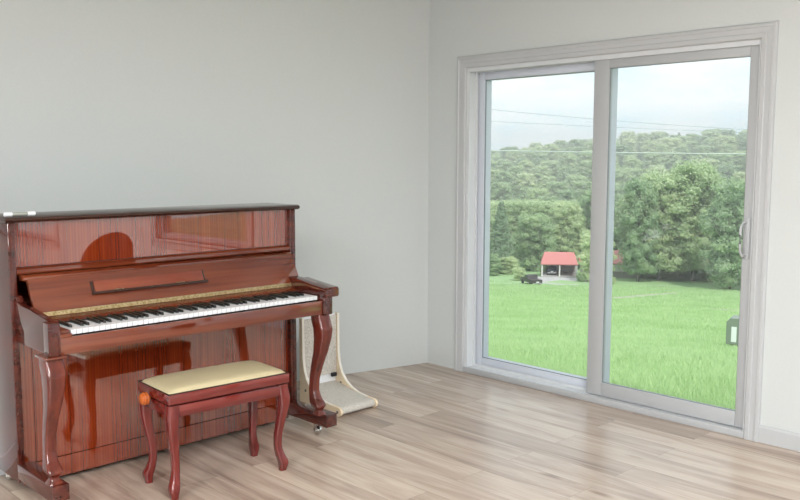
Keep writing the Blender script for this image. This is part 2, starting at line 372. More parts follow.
# ---- casing around the door
def casing(name, y0, y1, ztop, w_, zbot=0.0, label=''):
    """y0,y1: outer edges; stepped moulding profile, mitred"""
    bm = bmesh.new()
    steps = [(0.0, 0.010), (0.008, 0.020), (0.020, 0.020), (0.024, 0.016), (0.048, 0.014), (0.052, 0.018), (w_-0.006, 0.016), (w_, 0.008)]
    prof = [(0.0, 0.0)] + steps + [(w_, 0.0)]
    corners = [('L', y1, zbot), ('LT', y1, ztop), ('RT', y0, ztop), ('R', y0, zbot)]
    rings = []
    for tagc, y, z in corners:
        ring = []
        for o_, t_ in prof:
            yy = y-o_ if tagc in ('L', 'LT') else y+o_
            zz = z-o_ if tagc in ('LT', 'RT') else z
            ring.append((-t_, yy, zz))
        rings.append(ring)
    bm_loft(bm, rings)
    return struct(obj(name, bm, 'trim'), label, 'trim')
casing('trim_2', -2.312, -0.262, 2.058, 0.078, label='white moulded casing around the sliding door')

# ---- sliding door
door = struct(empty('door_1', (0, 0, 0)), 'white vinyl sliding patio door with two glass panels', 'sliding door')
def ring_frame(bm, x0, x1, y0, y1, z0, z1, wl, wr, wb, wt, bev=0.004):
    """rectangular frame in the yz plane; wl = stile at y1 side (left in view), wr = stile at y0 side"""
    bm_box(bm, (x0, y1-wl, z0), (x1, y1, z1), bev); bm_box(bm, (x0, y0, z0), (x1, y0+wr, z1), bev)
    bm_box(bm, (x0, y0+wr, z0), (x1, y1-wl, z0+wb), bev); bm_box(bm, (x0, y0+wr, z1-wt), (x1, y1-wl, z1), bev)
bm = bmesh.new(); ring_frame(bm, 0.0, TH+0.02, DY0, DY1, 0.0, DZ, 0.028, 0.012, 0.035, 0.030, 0.002)
bm_box(bm, (0.060, DY1-0.028-0.013, 0.035), (0.072, DY1-0.028, DZ-0.03)); bm_box(bm, (0.066, DY0+0.012, 0.035), (0.070, DY1-0.04, 0.050))
obj('door_frame', bm, 'vinyl_daylit', door)
box('threshold', (-0.014, DY0, 0.0), (0.0, DY1, 0.036), 'vinyl', door, 0.002)
# sliding panel (right, inner track)
SL = dict(x0=0.018, x1=0.056, y0=DY0+0.014, y1=-1.280)
bm = bmesh.new(); ring_frame(bm, SL['x0'], SL['x1'], SL['y0'], SL['y1'], 0.040, DZ-0.02, 0.098, 0.048, 0.078, 0.058)
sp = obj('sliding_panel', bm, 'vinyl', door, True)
gy0, gy1, gz0, gz1 = SL['y0']+0.048, SL['y1']-0.098, 0.118, DZ-0.078
box('pane', (0.034, gy0-0.005, gz0-0.005), (0.038, gy1+0.005, gz1+0.005), 'glass', sp)
bm = bmesh.new(); ring_frame(bm, 0.026, 0.034, gy0-0.002, gy1+0.002, gz0-0.002, gz1+0.002, 0.005, 0.005, 0.005, 0.005, 0); obj('gasket', bm, 'gasket', sp)
# handle
bm = bmesh.new(); hy = SL['y0']+0.026
bm_box(bm, (0.010, hy-0.016, 0.905), (0.018, hy+0.012, 1.11), 0.005)
pts = [(0.012, hy+0.002, 1.092), (-0.010, hy+0.008, 1.090), (-0.026, hy+0.012, 1.070), (-0.030, hy+0.013, 1.03), (-0.030, hy+0.013, 0.985), (-0.026, hy+0.012, 0.945), (-0.010, hy+0.008, 0.922), (0.012, hy+0.002, 0.920)]
bm_tube(bm, pts, 0.0065, 10); o = obj('door_handle', bm, 'vinyl', sp, True)
# fixed panel (left, outer track)
FX = dict(x0=0.076, x1=0.150, y0=-1.354, y1=DY1-0.028)
bm = bmesh.new(); ring_frame(bm, FX['x0'], FX['x1'], FX['y0'], FX['y1'], 0.036, DZ-0.02, 0.060, 0.060, 0.058, 0.058)
fp = obj('fixed_panel', bm, 'vinyl_part_lit', door, True)
hy0, hy1, hz0, hz1 = FX['y0']+0.060, FX['y1']-0.060, 0.094, DZ-0.078
box('pane', (0.092, hy0-0.005, hz0-0.005), (0.096, hy1+0.005, hz1+0.005), 'glass', fp)
bm = bmesh.new(); ring_frame(bm, 0.084, 0.092, hy0-0.002, hy1+0.002, hz0-0.002, hz1+0.002, 0.006, 0.006, 0.006, 0.006, 0); obj('gasket', bm, 'gasket', fp)

# ---- two more windows along the same wall (seen mirrored in the piano)
for i, (a, b, c, d) in enumerate(WINS):
    wn = struct(empty('window_%d' % (i+1)), ['white framed window nearer the sliding door, mirrored in the piano', 'white framed window farther from the sliding door, mirrored in the piano'][i], 'window')
    bm = bmesh.new(); ring_frame(bm, 0.04, 0.12, a, b, c, d, 0.05, 0.05, 0.05, 0.05, 0.003); obj('window_frame', bm, 'vinyl', wn, True)
    box('pane', (0.078, a+0.045, c+0.045), (0.082, b-0.045, d-0.045), 'glass', wn)
    bm = bmesh.new()
    for lo, hi in (((-0.018, a-0.08, c-0.09), (0, a+0.0, d+0.08)), ((-0.018, b, c-0.09), (0, b+0.08, d+0.08)), ((-0.018, a, d), (0, b, d+0.08)), ((-0.018, a, c-0.09), (0, b, c-0.02))): bm_box(bm, lo, hi, 0.003)
    obj('window_casing', bm, 'trim', wn, True)
    box('window_sill', (-0.05, a-0.1, c-0.02), (0.04, b+0.1, c), 'trim', wn, 0.004)

# ---- unseen fill lamps, added on the ceiling to brighten the room
fill0 = None
for i, (x, y) in enumerate(FILL_LAMPS):
    if i == 0:
        lm = thing('fill_light', '', 'fill light', (x, y, CEIL))
        bm = bmesh.new(); ring_frame(bm, -0.02, 0.0, -0.60, 0.60, -0.60, 0.60, 0.02, 0.02, 0.02, 0.02, 0)
        bmesh.ops.rotate(bm, verts=bm.verts, cent=(0, 0, 0), matrix=Matrix.Rotation(PI/2, 3, 'Y')); bmesh.ops.translate(bm, verts=bm.verts, vec=(0, 0, -0.02)); obj('frame', bm, 'white_paint', lm)
        em = mat('fill_light_diffuser', (0.9, 0.9, 0.9), 0.5); bsdf(em).inputs['Emission Color'].default_value = (1, 0.97, 0.93, 1); bsdf(em).inputs['Emission Strength'].default_value = 3.0
        box('diffuser', (-0.58, -0.58, -0.014), (0.58, 0.58, -0.004), em, lm)
        fill0 = lm
    else:
        lm = copy_tree(fill0); lm.location = (x, y, CEIL)
    lm['label'] = 'added square ceiling fill light, ' + ['nearest the middle of the room', 'nearest the piano end of the left wall', 'over the middle of the far half of the room', 'above the far part of the left side', 'near the wall opposite the piano'][i]
    ld = bpy.data.lights.new('fill_light_glow', 'AREA'); ld.shape = 'SQUARE'; ld.size = 1.14; ld.energy = FILL_LAMP_W; ld.color = (0.97, 0.985, 1.0)
    lo = bpy.data.objects.new('fill_light_glow', ld); COL.objects.link(lo); lo.location = (x, y, CEIL-0.035)

# ================================================================== PIANO
XL, XR = -2.925, -1.472            # outer sides of the case
piano = thing('upright_piano', 'glossy mahogany upright piano with open keyboard and curved front legs', 'piano', (-2.2, -0.4, 0))
PINV = Matrix.Translation(Vector((2.2, 0.4, 0)))
def part(name, bm, m, parent=None, smooth=True, angle=30):
    """mesh given in world coordinates, stored relative to the piano"""
    bmesh.ops.translate(bm, verts=bm.verts, vec=(2.2, 0.4, 0))
    return obj(name, bm, m, parent or piano, smooth, angle)
def pbox(name, lo, hi, m, bevel=0.0, parent=None):
    bm = bmesh.new(); bm_box(bm, lo, hi, bevel); return part(name, bm, m, parent)
YF = -0.43
YB = -0.19
# case: sides, back, bottom
for nm, a, b in (('side_panel', XL, XL+0.032), ('side_panel', XR-0.032, XR)):
    sdp_ = pbox(nm, (a, -0.452, 0.050), (b, YB, 1.138), 'mahog_y', 0.003)
    bm = bmesh.new(); bm_box(bm, (a if a < -2 else a+0.012, -0.458, 0.05), (b-0.012 if a < -2 else b, -0.452, 1.138), 0.003); part('edge_strip', bm, 'mahog_y', sdp_)
pbox('back_frame', (XL+0.032, -0.23, 0.06), (XR-0.032, YB, 1.13), 'mahog_x')
pbox('bottom_board', (XL+0.032, YF+0.02, 0.045), (XR-0.032, -0.23, 0.075), 'mahog_x')
# lid with rounded nose
bm = bmesh.new(); bm_prism(bm, [(YB, 1.138), (-0.462, 1.138), (-0.474, 1.142), (-0.480, 1.150), (-0.476, 1.158), (-0.466, 1.163), (YB, 1.163)], XL-0.012, XR+0.016, 'X', 0.003)
part('lid', bm, 'dark_edge')
# upper panel and moulding under it
pbox('upper_panel', (XL+0.033, YF, 0.952), (XR-0.033, YF+0.02, 1.137), 'mahog_v')
bm = bmesh.new(); bm_prism(bm, [(YF+0.02, 0.924), (-0.446, 0.924), (-0.450, 0.930), (-0.450, 0.944), (-0.440, 0.951), (YF+0.02, 0.951)], XL+0.033, XR-0.033, 'X'); part('panel_moulding', bm, 'mahog_x')
pbox('panel_groove', (-2.885, YF-0.003, 0.951), (-1.545, YF, 0.9535), 'dark_edge')
# lower panel, stiles, bottom rail
pbox('lower_panel', (-2.835, YF+0.006, 0.112), (-1.530, YF+0.026, 0.645), 'mahog_v')
pbox('lower_stile', (XL+0.033, YF+0.004, 0.112), (-2.838, YF+0.026, 0.645), 'mahog_v')
pbox('lower_stile', (-1.527, YF+0.004, 0.112), (XR-0.033, YF+0.026, 0.645), 'mahog_v')
pbox('bottom_rail', (XL+0.033, YF+0.006, 0.022), (XR-0.033, YF+0.028, 0.108), 'mahog_v')
# keybed with keyslip
pbox('keybed', (-2.880, -0.80, 0.645), (-1.56, YF+0.02, 0.70), 'mahog_x', 0.003)
pbox('keyslip', (-2.888, -0.822, 0.646), (-1.588, -0.803, 0.7125), 'mahog_x', 0.003)
# arms (cheeks)
def arm(x0, x1, zb):
    bm = bmesh.new()
    prof = [(-0.44, zb), (-0.825, zb), (-0.830, zb+0.006), (-0.830, 0.762), (-0.826, 0.771), (-0.815, 0.776), (-0.77, 0.782), (-0.70, 0.790), (-0.60, 0.802), (-0.52, 0.806), (-0.475, 0.816), (-0.458, 0.836), (-0.44, 0.84)]
    bm_prism(bm, prof, x0, x1, 'X', 0.004)
    return bm
bm = arm(-2.908, -2.876, 0.646)
bm_prism(bm, [(-2.900, -0.765), (-2.913, -0.768), (-2.922, -0.778), (-2.926, -0.79), (-2.926, -0.834), (-2.888, -0.834), (-2.888, -0.765)], 0.646, 0.777, 'Z', 0.003)
part('arm', bm, 'mahog_y')
bm = arm(-1.588, -1.530, 0.640)
bm_prism(bm, [(-0.60, 0.728), (-0.836, 0.728), (-0.842, 0.736), (-0.842, 0.766), (-0.834, 0.776), (-0.60, 0.800)], -1.590, -1.497, 'X', 0.006)
part('arm', bm, 'mahog_y')
pbox('key_block', (-2.888, -0.800, 0.713), (-2.827, -0.60, 0.738), 'mahog_x', 0.004)
pbox('key_block_front', (-2.886, -0.826, 0.7125), (-2.828, -0.800, 0.728), 'mahog_x', 0.004)
# fallboard
bm = bmesh.new(); bm_prism(bm, [(YF, 0.898), (-0.478, 0.898), (-0.486, 0.904), (-0.486, 0.914), (-0.478, 0.920), (YF, 0.922)], -2.880, -1.518, 'X', 0.003); part('fallboard_hinge', bm, 'mahog_x')
bm = bmesh.new(); bm_prism(bm, [(-0.470, 0.906), (-0.497, 0.906), (-0.503, 0.900), (-0.566, 0.774), (-0.545, 0.768)], -2.868, -1.524, 'X', 0.003); fb = part('fallboard', bm, 'mahog_x')
def on_fall(t, off): # point on the fallboard face, t from top 0 to bottom 1
    y = -0.503 + t*(-0.063); z = 0.900 - t*0.126
    n = Vector((0, -0.126, 0.063)).normalized()
    return (y + n.y*off, z + n.z*off)
a, b_, c, d = on_fall(0.215, 0), on_fall(0.215, 0.012), on_fall(0.575, 0.012), on_fall(0.575, 0)
bm = bmesh.new(); bm_prism(bm, [a, b_, c, d], -2.604, -2.076, 'X', 0.003); ms = part('music_shelf', bm, 'shelf_wood')
a, b_, c, d = on_fall(0.195, 0), on_fall(0.195, 0.004), on_fall(0.58, 0.004), on_fall(0.58, 0)
bm = bmesh.new(); bm_prism(bm, [a, b_, c, d], -2.616, -2.066, 'X'); part('shelf_outline', bm, 'dark_edge', ms)
a, b_, c, d = on_fall(0.57, 0), on_fall(0.57, 0.018), on_fall(0.635, 0.018), on_fall(0.635, 0)
bm = bmesh.new(); bm_prism(bm, [a, b_, c, d], -2.618, -2.060, 'X'); part('shelf_lip', bm, 'dark_edge', ms)
for x in (-2.50, -2.20):
    a, b_, c, d = on_fall(0.54, 0.01), on_fall(0.54, 0.0155), on_fall(0.575, 0.019), on_fall(0.575, 0.012)
    bm = bmesh.new(); bm_prism(bm, [a, b_, c, d], x-0.020, x+0.020, 'X'); part('shelf_hinge', bm, 'brass', ms)
a, b_, c, d = on_fall(0.995, -0.004), on_fall(0.995, 0.002), on_fall(1.125, 0.002), on_fall(1.125, -0.006)
bm = bmesh.new(); bm_prism(bm, [a, b_, c, d], -2.868, -1.524, 'X'); part('brass_hinge', bm, 'brass')
bm = bmesh.new(); bm_prism(bm, [(-0.50, 0.759), (-0.571, 0.759), (-0.640, 0.744), (-0.640, 0.738), (-0.50, 0.738)], -2.868, -1.592, 'X'); part('nameboard', bm, 'mahog_x')
pbox('felt_strip', (-2.826, -0.645, 0.7385), (-1.597, -0.640, 0.743), 'felt')
# keys
KX, KW = -2.8233, 1.225/52
kz = 0.735
bm = bmesh.new()
bm_box(bm, (0.0009, -0.797, kz-0.019), (KW-0.0009, -0.60, kz), 0.0012, 1)
k0 = part('white_key', bm, 'ivory')
for i in range(1, 52):
    k = k0.copy(); COL.objects.link(k); k.parent = piano
    k.location.x = i*KW
k0.location.x = 0
for ch in [o for o in bpy.data.objects if o.name.startswith('white_key')]: ch.location.x += KX
bm = bmesh.new()
bm_prism(bm, [(-0.748, kz-0.002), (-0.742, kz+0.011), (-0.62, kz+0.012), (-0.62, kz-0.002)], -0.0052, 0.0052, 'X', 0.0012)
b0 = part('black_key', bm, 'ebony'); first = True
for i in range(51):
    if i % 7 in (1, 4): continue     # A0 start: no sharp after B and E
    xx = KX + (i+1)*KW
    if first: b0.location.x = xx; first = False
    else:
        k = b0.copy(); COL.objects.link(k); k.parent = piano; k.location.x = xx
# legs
def cabriole(bm, path, cx, curve='Y', corner=0.32, seg=3, sy=1.0):
    """path: list of (z, offset, half). squarish section"""
    zs = [p[0] for p in path]; zz = np.linspace(zs[0], zs[-1], 90)
    def sp(col):
        xs = np.array([p[0] for p in path])[::-1]; ys = np.array([p[col] for p in path])[::-1]
        # monotone smooth: cosine-ish via dense linear + smoothing
        v = np.interp(zz, xs, ys); 
        for _ in range(2): v[1:-1] = (v[:-2]+2*v[1:-1]+v[2:])/4
        return v
    off, hf = sp(1), sp(2); rings = []
    for z, o_, h in zip(zz, off, hf):
        ring = []; c = h*corner
        for k, (sx, sy_) in enumerate(((1, 1), (-1, 1), (-1, -1), (1, -1))):
            ccx, ccy = sx*(h-c), sy_*(h-c); a0 = [0, PI/2, PI, 3*PI/2][k]
            for j in range(seg+1):
                a = a0 + (PI/2)*j/seg
                ring.append((cx[0] + ccx + c*math.cos(a) + (o_ if curve == 'X' else 0), cx[1] + (ccy + c*math.sin(a)) + (o_ if curve == 'Y' else 0), z))
        rings.append(ring)
    bm_loft(bm, rings)
LEG = [(0.646, -0.780, 0.035), (0.61, -0.790, 0.0375), (0.57, -0.806, 0.0375), (0.52, -0.802, 0.034), (0.45, -0.785, 0.0285), (0.38, -0.757, 0.0240), (0.31, -0.736, 0.0205), (0.25, -0.730, 0.020), (0.21, -0.742, 0.0245), (0.187, -0.758, 0.031), (0.172, -0.768, 0.029), (0.160, -0.768, 0.016), (0.148, -0.768, 0.015), (0.140, -0.768, 0.026), (0.131, -0.768, 0.028)]
for cx_, tx in ((-2.900, -2.893), (-1.578, -1.528)):
    bm = bmesh.new(); cabriole(bm, [(z, o_, h) for z, o_, h in LEG], (cx_ if cx_ < -2 else -1.572, 0))
    lg = part('leg', bm, 'mahog_leg', angle=50)
    if cx_ < -2:
        pbox('leg_cap', (-2.942, -0.842, 0.636), (-2.858, -0.735, 0.6465), 'mahog_x', 0.003, lg)
    # toe block (long foot) under each side
    bm = bmesh.new(); bm_box(bm, (tx-0.034, -0.815, 0.066), (tx+0.034, -0.456, 0.131), 0.003)
    bm_box(bm, (tx-0.028, -0.43, 0.052), (tx+0.028, -0.20, 0.085), 0.003)
    tb = part('toe_block', bm, 'mahog_y')
    for yy in (-0.70, -0.26):
        bm = bmesh.new(); bm_lathe(bm, [(0.0, -0.013), (0.021, -0.012), (0.024, -0.006), (0.024, 0.006), (0.021, 0.012), (0.0, 0.013)], (tx, yy, 0.0245), 'X', 18)
        bm_box(bm, (tx-0.018, yy-0.008, 0.03), (tx-0.015, yy+0.008, 0.066)); bm_box(bm, (tx+0.015, yy-0.008, 0.03), (tx+0.018, yy+0.008, 0.066)); bm_box(bm, (tx-0.018, yy-0.012, 0.062), (tx+0.018, yy+0.012, 0.068))
        bm_box(bm, (tx-0.019, yy-0.004, 0.020), (tx+0.019, yy+0.004, 0.029))
        part('caster', bm, 'chrome', tb)

# ================================================================== BENCH
bench = thing('piano_bench', 'mahogany piano bench with cream padded seat and curved legs', 'bench', (-2.212, -0.845, 0), math.radians(-3.5))
HX, HY = 0.290, 0.150
bm = bmesh.new(); bm_box(bm, (-HX, -HY, 0.405), (HX, HY, 0.449), 0.006); obj('top_frame', bm, 'bench_wood', bench, True)
bm = bmesh.new()
for lo, hi in (((-HX+0.03, -HY+0.006, 0.350), (HX-0.03, -HY+0.026, 0.398)), ((-HX+0.03, HY-0.026, 0.350), (HX-0.03, HY-0.006, 0.398)), ((-HX+0.006, -HY+0.03, 0.350), (-HX+0.026, HY-0.03, 0.398)), ((HX-0.026, -HY+0.03, 0.350), (HX-0.006, HY-0.03, 0.398))): bm_box(bm, lo, hi, 0.002)
bm_box(bm, (-HX+0.03, -HY+0.03, 0.36), (HX-0.03, HY-0.03, 0.408)); obj('apron', bm, 'bench_wood', bench, True)
# padded seat: domed grid
bm = bmesh.new(); NX, NY = 36, 20; grid = []
def pad_z(u, v):
    e = (1-abs(u)**9)*(1-abs(v)**7); return 0.448 + 0.021*max(0.0, e)**0.55 + 0.006*(1-u*u)*(1-v*v)
for i in range(NX+1):
    row = []
    for j in range(NY+1):
        u = -1+2*i/NX; v = -1+2*j/NY
        u = math.copysign(abs(u)**0.7, u); v = math.copysign(abs(v)**0.7, v)
        row.append(bm.verts.new((u*(HX-0.006)*(1-0.02*abs(v)**12), v*(HY-0.006)*(1-0.03*abs(u)**16), pad_z(u, v))))
    grid.append(row)
for i in range(NX):
    for j in range(NY): bm.faces.new((grid[i][j], grid[i+1][j], grid[i+1][j+1], grid[i][j+1]))
obj('seat_pad', bm, 'leather', bench, True, 80)
bm = bmesh.new()
for lo, hi in (((-HX, -HY, 0.447), (HX, -HY+0.006, 0.452)), ((-HX, HY-0.006, 0.447), (HX, HY, 0.452)), ((-HX, -HY, 0.447), (-HX+0.006, HY, 0.452)), ((HX-0.006, -HY, 0.447), (HX, HY, 0.452))): bm_box(bm, lo, hi, 0.001)
obj('piping', bm, 'dark_edge', bench)
def bench_leg(sx, sy):
    bm = bmesh.new(); rings = []
    P = [(0.400, 0.000, 0.0250), (0.372, 0.001, 0.0255), (0.345, 0.006, 0.0265), (0.30, 0.006, 0.0235), (0.24, -0.002, 0.0195), (0.17, -0.012, 0.0165), (0.11, -0.014, 0.0155), (0.07, -0.006, 0.0185), (0.045, 0.003, 0.0215), (0.030, 0.005, 0.0200), (0.012, 0.002, 0.0150), (0.0, 0.001, 0.0145)]
    zz = np.linspace(0.400, 0, 36); za = np.array([p[0] for p in P])[::-1]
    off = np.interp(zz, za, np.array([p[1] for p in P])[::-1]); hf = np.interp(zz, za, np.array([p[2] for p in P])[::-1])
    for v in (off, hf): v[1:-1] = (v[:-2]+2*v[1:-1]+v[2:])/4
    cx, cy = sx*(HX-0.028), sy*(HY-0.028)
    for z, o_, h in zip(zz, off, hf):
        ring = []; c = h*0.45
        for k, (ax, ay) in enumerate(((1, 1), (-1, 1), (-1, -1), (1, -1))):
            for j in range(4):
                a = [0, PI/2, PI, 3*PI/2][k] + PI/2*j/3
                ring.append((cx + sx*o_*1.0 + ax*(h-c) + c*math.cos(a), cy + sy*o_*1.0 + ay*(h-c) + c*math.sin(a), z))
        rings.append(ring)
    bm_loft(bm, rings); return bm
for sx, sy in ((-1, -1), (-1, 1), (1, -1), (1, 1)): obj('leg', bench_leg(sx, sy), 'bench_leg', bench, True, 60)
bm = bmesh.new(); bm_lathe(bm, [(0.006, 0.0), (0.010, -0.010), (0.023, -0.011), (0.0265, -0.015), (0.0265, -0.018), (0.022, -0.021), (0.0265, -0.024), (0.0275, -0.028), (0.0265, -0.031), (0.022, -0.033), (0.024, -0.036), (0.021, -0.041), (0.014, -0.044), (0.0, -0.045)], (-HX+0.004, 0.035, 0.400), 'X', 28)
obj('height_knob', bm, 'knob_wood', bench, True, 60)

# ================================================================== CARPETED SCRATCHER (behind the right leg)
scr = thing('cat_scratcher', 'curved plywood cat scratcher with speckled grey carpet behind the piano leg', 'cat scratcher', (-1.12, -0.2, 0), 0.0)
side = [(0.0, 0.50), (0.0, 0.0), (-0.345, 0.0), (-0.362, 0.012), (-0.366, 0.028), (-0.356, 0.044), (-0.34, 0.050), (-0.28, 0.052), (-0.21, 0.060), (-0.15, 0.078), (-0.10, 0.108), (-0.062, 0.150), (-0.040, 0.20), (-0.028, 0.27), (-0.025, 0.50)]
for x0, x1 in ((-0.138, -0.122), (0.122, 0.138)):
    bm = bmesh.new(); bm_prism(bm, side, x0, x1, 'X', 0.001); sdp = obj('side_rail', bm, 'ply', scr, False)
    bm = bmesh.new(); s2 = side[7:]
    bm_prism(bm, [(y-0.0012, z+0.0012) for y, z in s2] + [(y, z-0.0001) for y, z in s2[::-1]], x0, x1, 'X'); obj('rail_edge', bm, 'ply_edge', sdp)
    for y, z in ((-0.335, 0.024), (-0.055, 0.09)):
        bm = bmesh.new(); bm_lathe(bm, [(0, -0.0025), (0.008, -0.002), (0.008, 0.001), (0, 0.001)], (x0, y, z), 'X', 14); obj('bolt', bm, 'rubber', sdp)
bm = bmesh.new(); bm_box(bm, (-0.121, -0.020, 0.145), (0.121, -0.008, 0.49), 0.003); obj('carpet_back', bm, 'carpet', scr, True)
bm = bmesh.new(); bm_box(bm, (-0.121, -0.008, 0.05), (0.121, -0.001, 0.50)); obj('back_board', bm, 'white_plastic', scr)
bm = bmesh.new(); bm_prism(bm, [(-0.010, 0.098), (-0.10, 0.080), (-0.20, 0.062), (-0.29, 0.052), (-0.335, 0.049), (-0.352, 0.042), (-0.360, 0.028), (-0.354, 0.012), (-0.340, 0.006), (-0.10, 0.020), (-0.01, 0.06)], -0.121, 0.121, 'X', 0.002); obj('carpet_base', bm, 'carpet', scr, True, 50)
bm = bmesh.new(); bm_box(bm, (0.075, -0.034, 0.128), (0.112, -0.020, 0.150), 0.002); bm_box(bm, (0.083, -0.037, 0.133), (0.104, -0.034, 0.145)); obj('clip', bm, 'charcoal', scr)

# ================================================================== small things on the low wall's cap
def roll(x0, x1, y, z, r):
    t = thing('paper_roll', 'short grey roll with white end caps at the left end of the piano lid', 'roll', ((x0+x1)/2, y, z))
    L = (x1-x0)/2
    bm = bmesh.new(); bm_lathe(bm, [(0, -L*0.6), (r*0.82, -L*0.6), (r*0.82, L*0.6), (0, L*0.6)], (0, 0, r), 'X', 20); obj('roll_body', bm, 'olive_grey', t, True)
    for s in (-1, 1):
        bm = bmesh.new(); bm_lathe(bm, [(0, s*L*0.5), (r, s*L*0.5), (r, s*L*0.98), (r*0.8, s*L), (0, s*L)], (0, 0, r), 'X', 20); obj('end_cap', bm, 'white_plastic', t, True)
roll(-2.925, -2.80, -0.43, 1.163, 0.009)
tag(box('box', (-2.99, -0.19, 1.146), (-2.915, -0.13, 1.172), 'cream', bevel=0.005), 'small cream box on the wall cap left of the piano lid', 'box')

# ================================================================== ROUND-BACKED ARMCHAIR (mirrored in the piano's upper panel)
ch = thing('armchair', 'dark round-backed armchair by the window, mirrored in the upper piano panel', 'armchair', (-0.95, -3.74, 0), math.radians(150))
bm = bmesh.new(); rings = []
for i in range(25):
    a = math.radians(-115 + 230*i/24); c, s = math.cos(a), math.sin(a)
    k = max(0.0, math.cos(a*0.72)); top = 0.52 + 0.25*k**0.8
    ro, ri = 0.215, 0.165
    rings.append([(-ro*c, ro*s, 0.12), (-ro*c*1.02, ro*s*1.02, top-0.05), (-(ro-0.02)*c, (ro-0.02)*s, top-0.008), (-(ro-0.045)*c, (ro-0.045)*s, top), (-(ri+0.02)*c, (ri+0.02)*s, top-0.010), (-ri*c, ri*s, top-0.05), (-ri*c, ri*s, 0.12)])
bm_loft(bm, rings); obj('backrest', bm, 'charcoal', ch, True, 60)
bm = bmesh.new(); bm_lathe(bm, [(0, 0.13), (0.170, 0.13), (0.174, 0.38), (0.165, 0.42), (0.13, 0.435), (0, 0.44)], (0.0, 0, 0), 'Z', 32); obj('seat', bm, 'charcoal', ch, True)
for a in (45, 135, 225, 315):
    bm = bmesh.new(); bm_lathe(bm, [(0, 0), (0.012, 0), (0.020, 0.125), (0, 0.125)], (0.15*math.cos(math.radians(a)), 0.15*math.sin(math.radians(a)), 0), 'Z', 12); obj('leg', bm, 'dark_edge', ch, True)

# ================================================================== OUTSIDE
PR = [(0, -0.15), (4.6, -0.20), (6.5, -0.30), (9, -0.66), (14, -1.60), (20, -2.74), (28, -4.0), (50, -7.3), (90, -12.9), (120, -16.4), (145, -19.6), (152, -20.2), (165, -20.75), (180, -21.8), (195, -22.5), (230, -22.3), (250, -21.5), (300, -18.5), (350, -13.5), (420, -7.5), (490, -3.0), (560, 0.0), (640, -6), (900, -20)]
RIDGE = [(20, 0.0345), (24, 0.0345), (28, 0.034), (32, 0.029), (33.5, 0.028), (35.5, 0.022), (40, 0.0125), (44, 0.010)]
def gz(x, y):
    dx, dy = x-CAM.x, y-CAM.y; r = math.hypot(dx, dy)
    z = float(np.interp(r, [p[0] for p in PR], [p[1] for p in PR]))
    az = math.degrees(math.atan2(dy, dx))
    if r > 300:   # ridge is higher to the right
        k = min(1.0, (r-300)/260.0); z += k*(1.4 + 560*float(np.interp(az, [p[0] for p in RIDGE], [p[1] for p in RIDGE])) - 13.0)
    return z
def polar(az, r): return (CAM.x + r*math.cos(math.radians(az)), CAM.y + r*math.sin(math.radians(az)))
# unit directions measured for the things outside: az for a column u
gx = np.concatenate([[TH], TH+np.array([0.3, 0.7, 1.2, 1.8, 2.5, 3.4, 4.5, 6, 8, 10.5, 13, 16, 20, 25, 31, 38, 46, 55, 65]), np.linspace(77, 210, 14), np.linspace(225, 720, 30)])
gy = np.concatenate([np.linspace(-260, -60, 9), [-45, -34, -26, -20, -16, -13, -10.5, -8.5, -7, -5.5, -4.2, -3, -2, -1, 0, 1, 2.2, 3.6, 5.2, 7, 9, 12, 15.5, 19, 23, 28, 34, 41, 49, 58, 68], np.linspace(80, 190, 12), np.linspace(205, 560, 24)])
GX, GY = np.meshgrid(gx, gy, indexing='ij'); V = np.array([(x, y, gz(x, y)) for x, y in zip(GX.ravel(), GY.ravel())])
n = len(gy); FM = []; FH = []
for i in range(len(gx)-1):
    for j in range(n-1):
        f = (i*n+j, (i+1)*n+j, (i+1)*n+j+1, i*n+j+1); c = V[list(f)].mean(0)
        (FM if math.hypot(c[0]-CAM.x, c[1]-CAM.y) < 197 else FH).append(f)
for nm, F, m, lb, ct in (('ground', FM, 'ground', 'green meadow sloping down from the house', 'ground'), ('hillside', FH, 'forest_floor', 'wooded hillside beyond the meadow', 'hill')):
    F = np.array(F); used, inv = np.unique(F, return_inverse=True)
    me = mesh_np(nm, V[used], inv.reshape(F.shape)); me.polygons.foreach_set('use_smooth', [True]*len(me.polygons)); struct(obj(nm, me, m), lb, ct)
# slab walk by the far window
struct(box('path', (1.2, -16.0, -0.30), (4.2, -6.0, -0.14), 'concrete'), 'pale concrete walk outside the farther window', 'path')

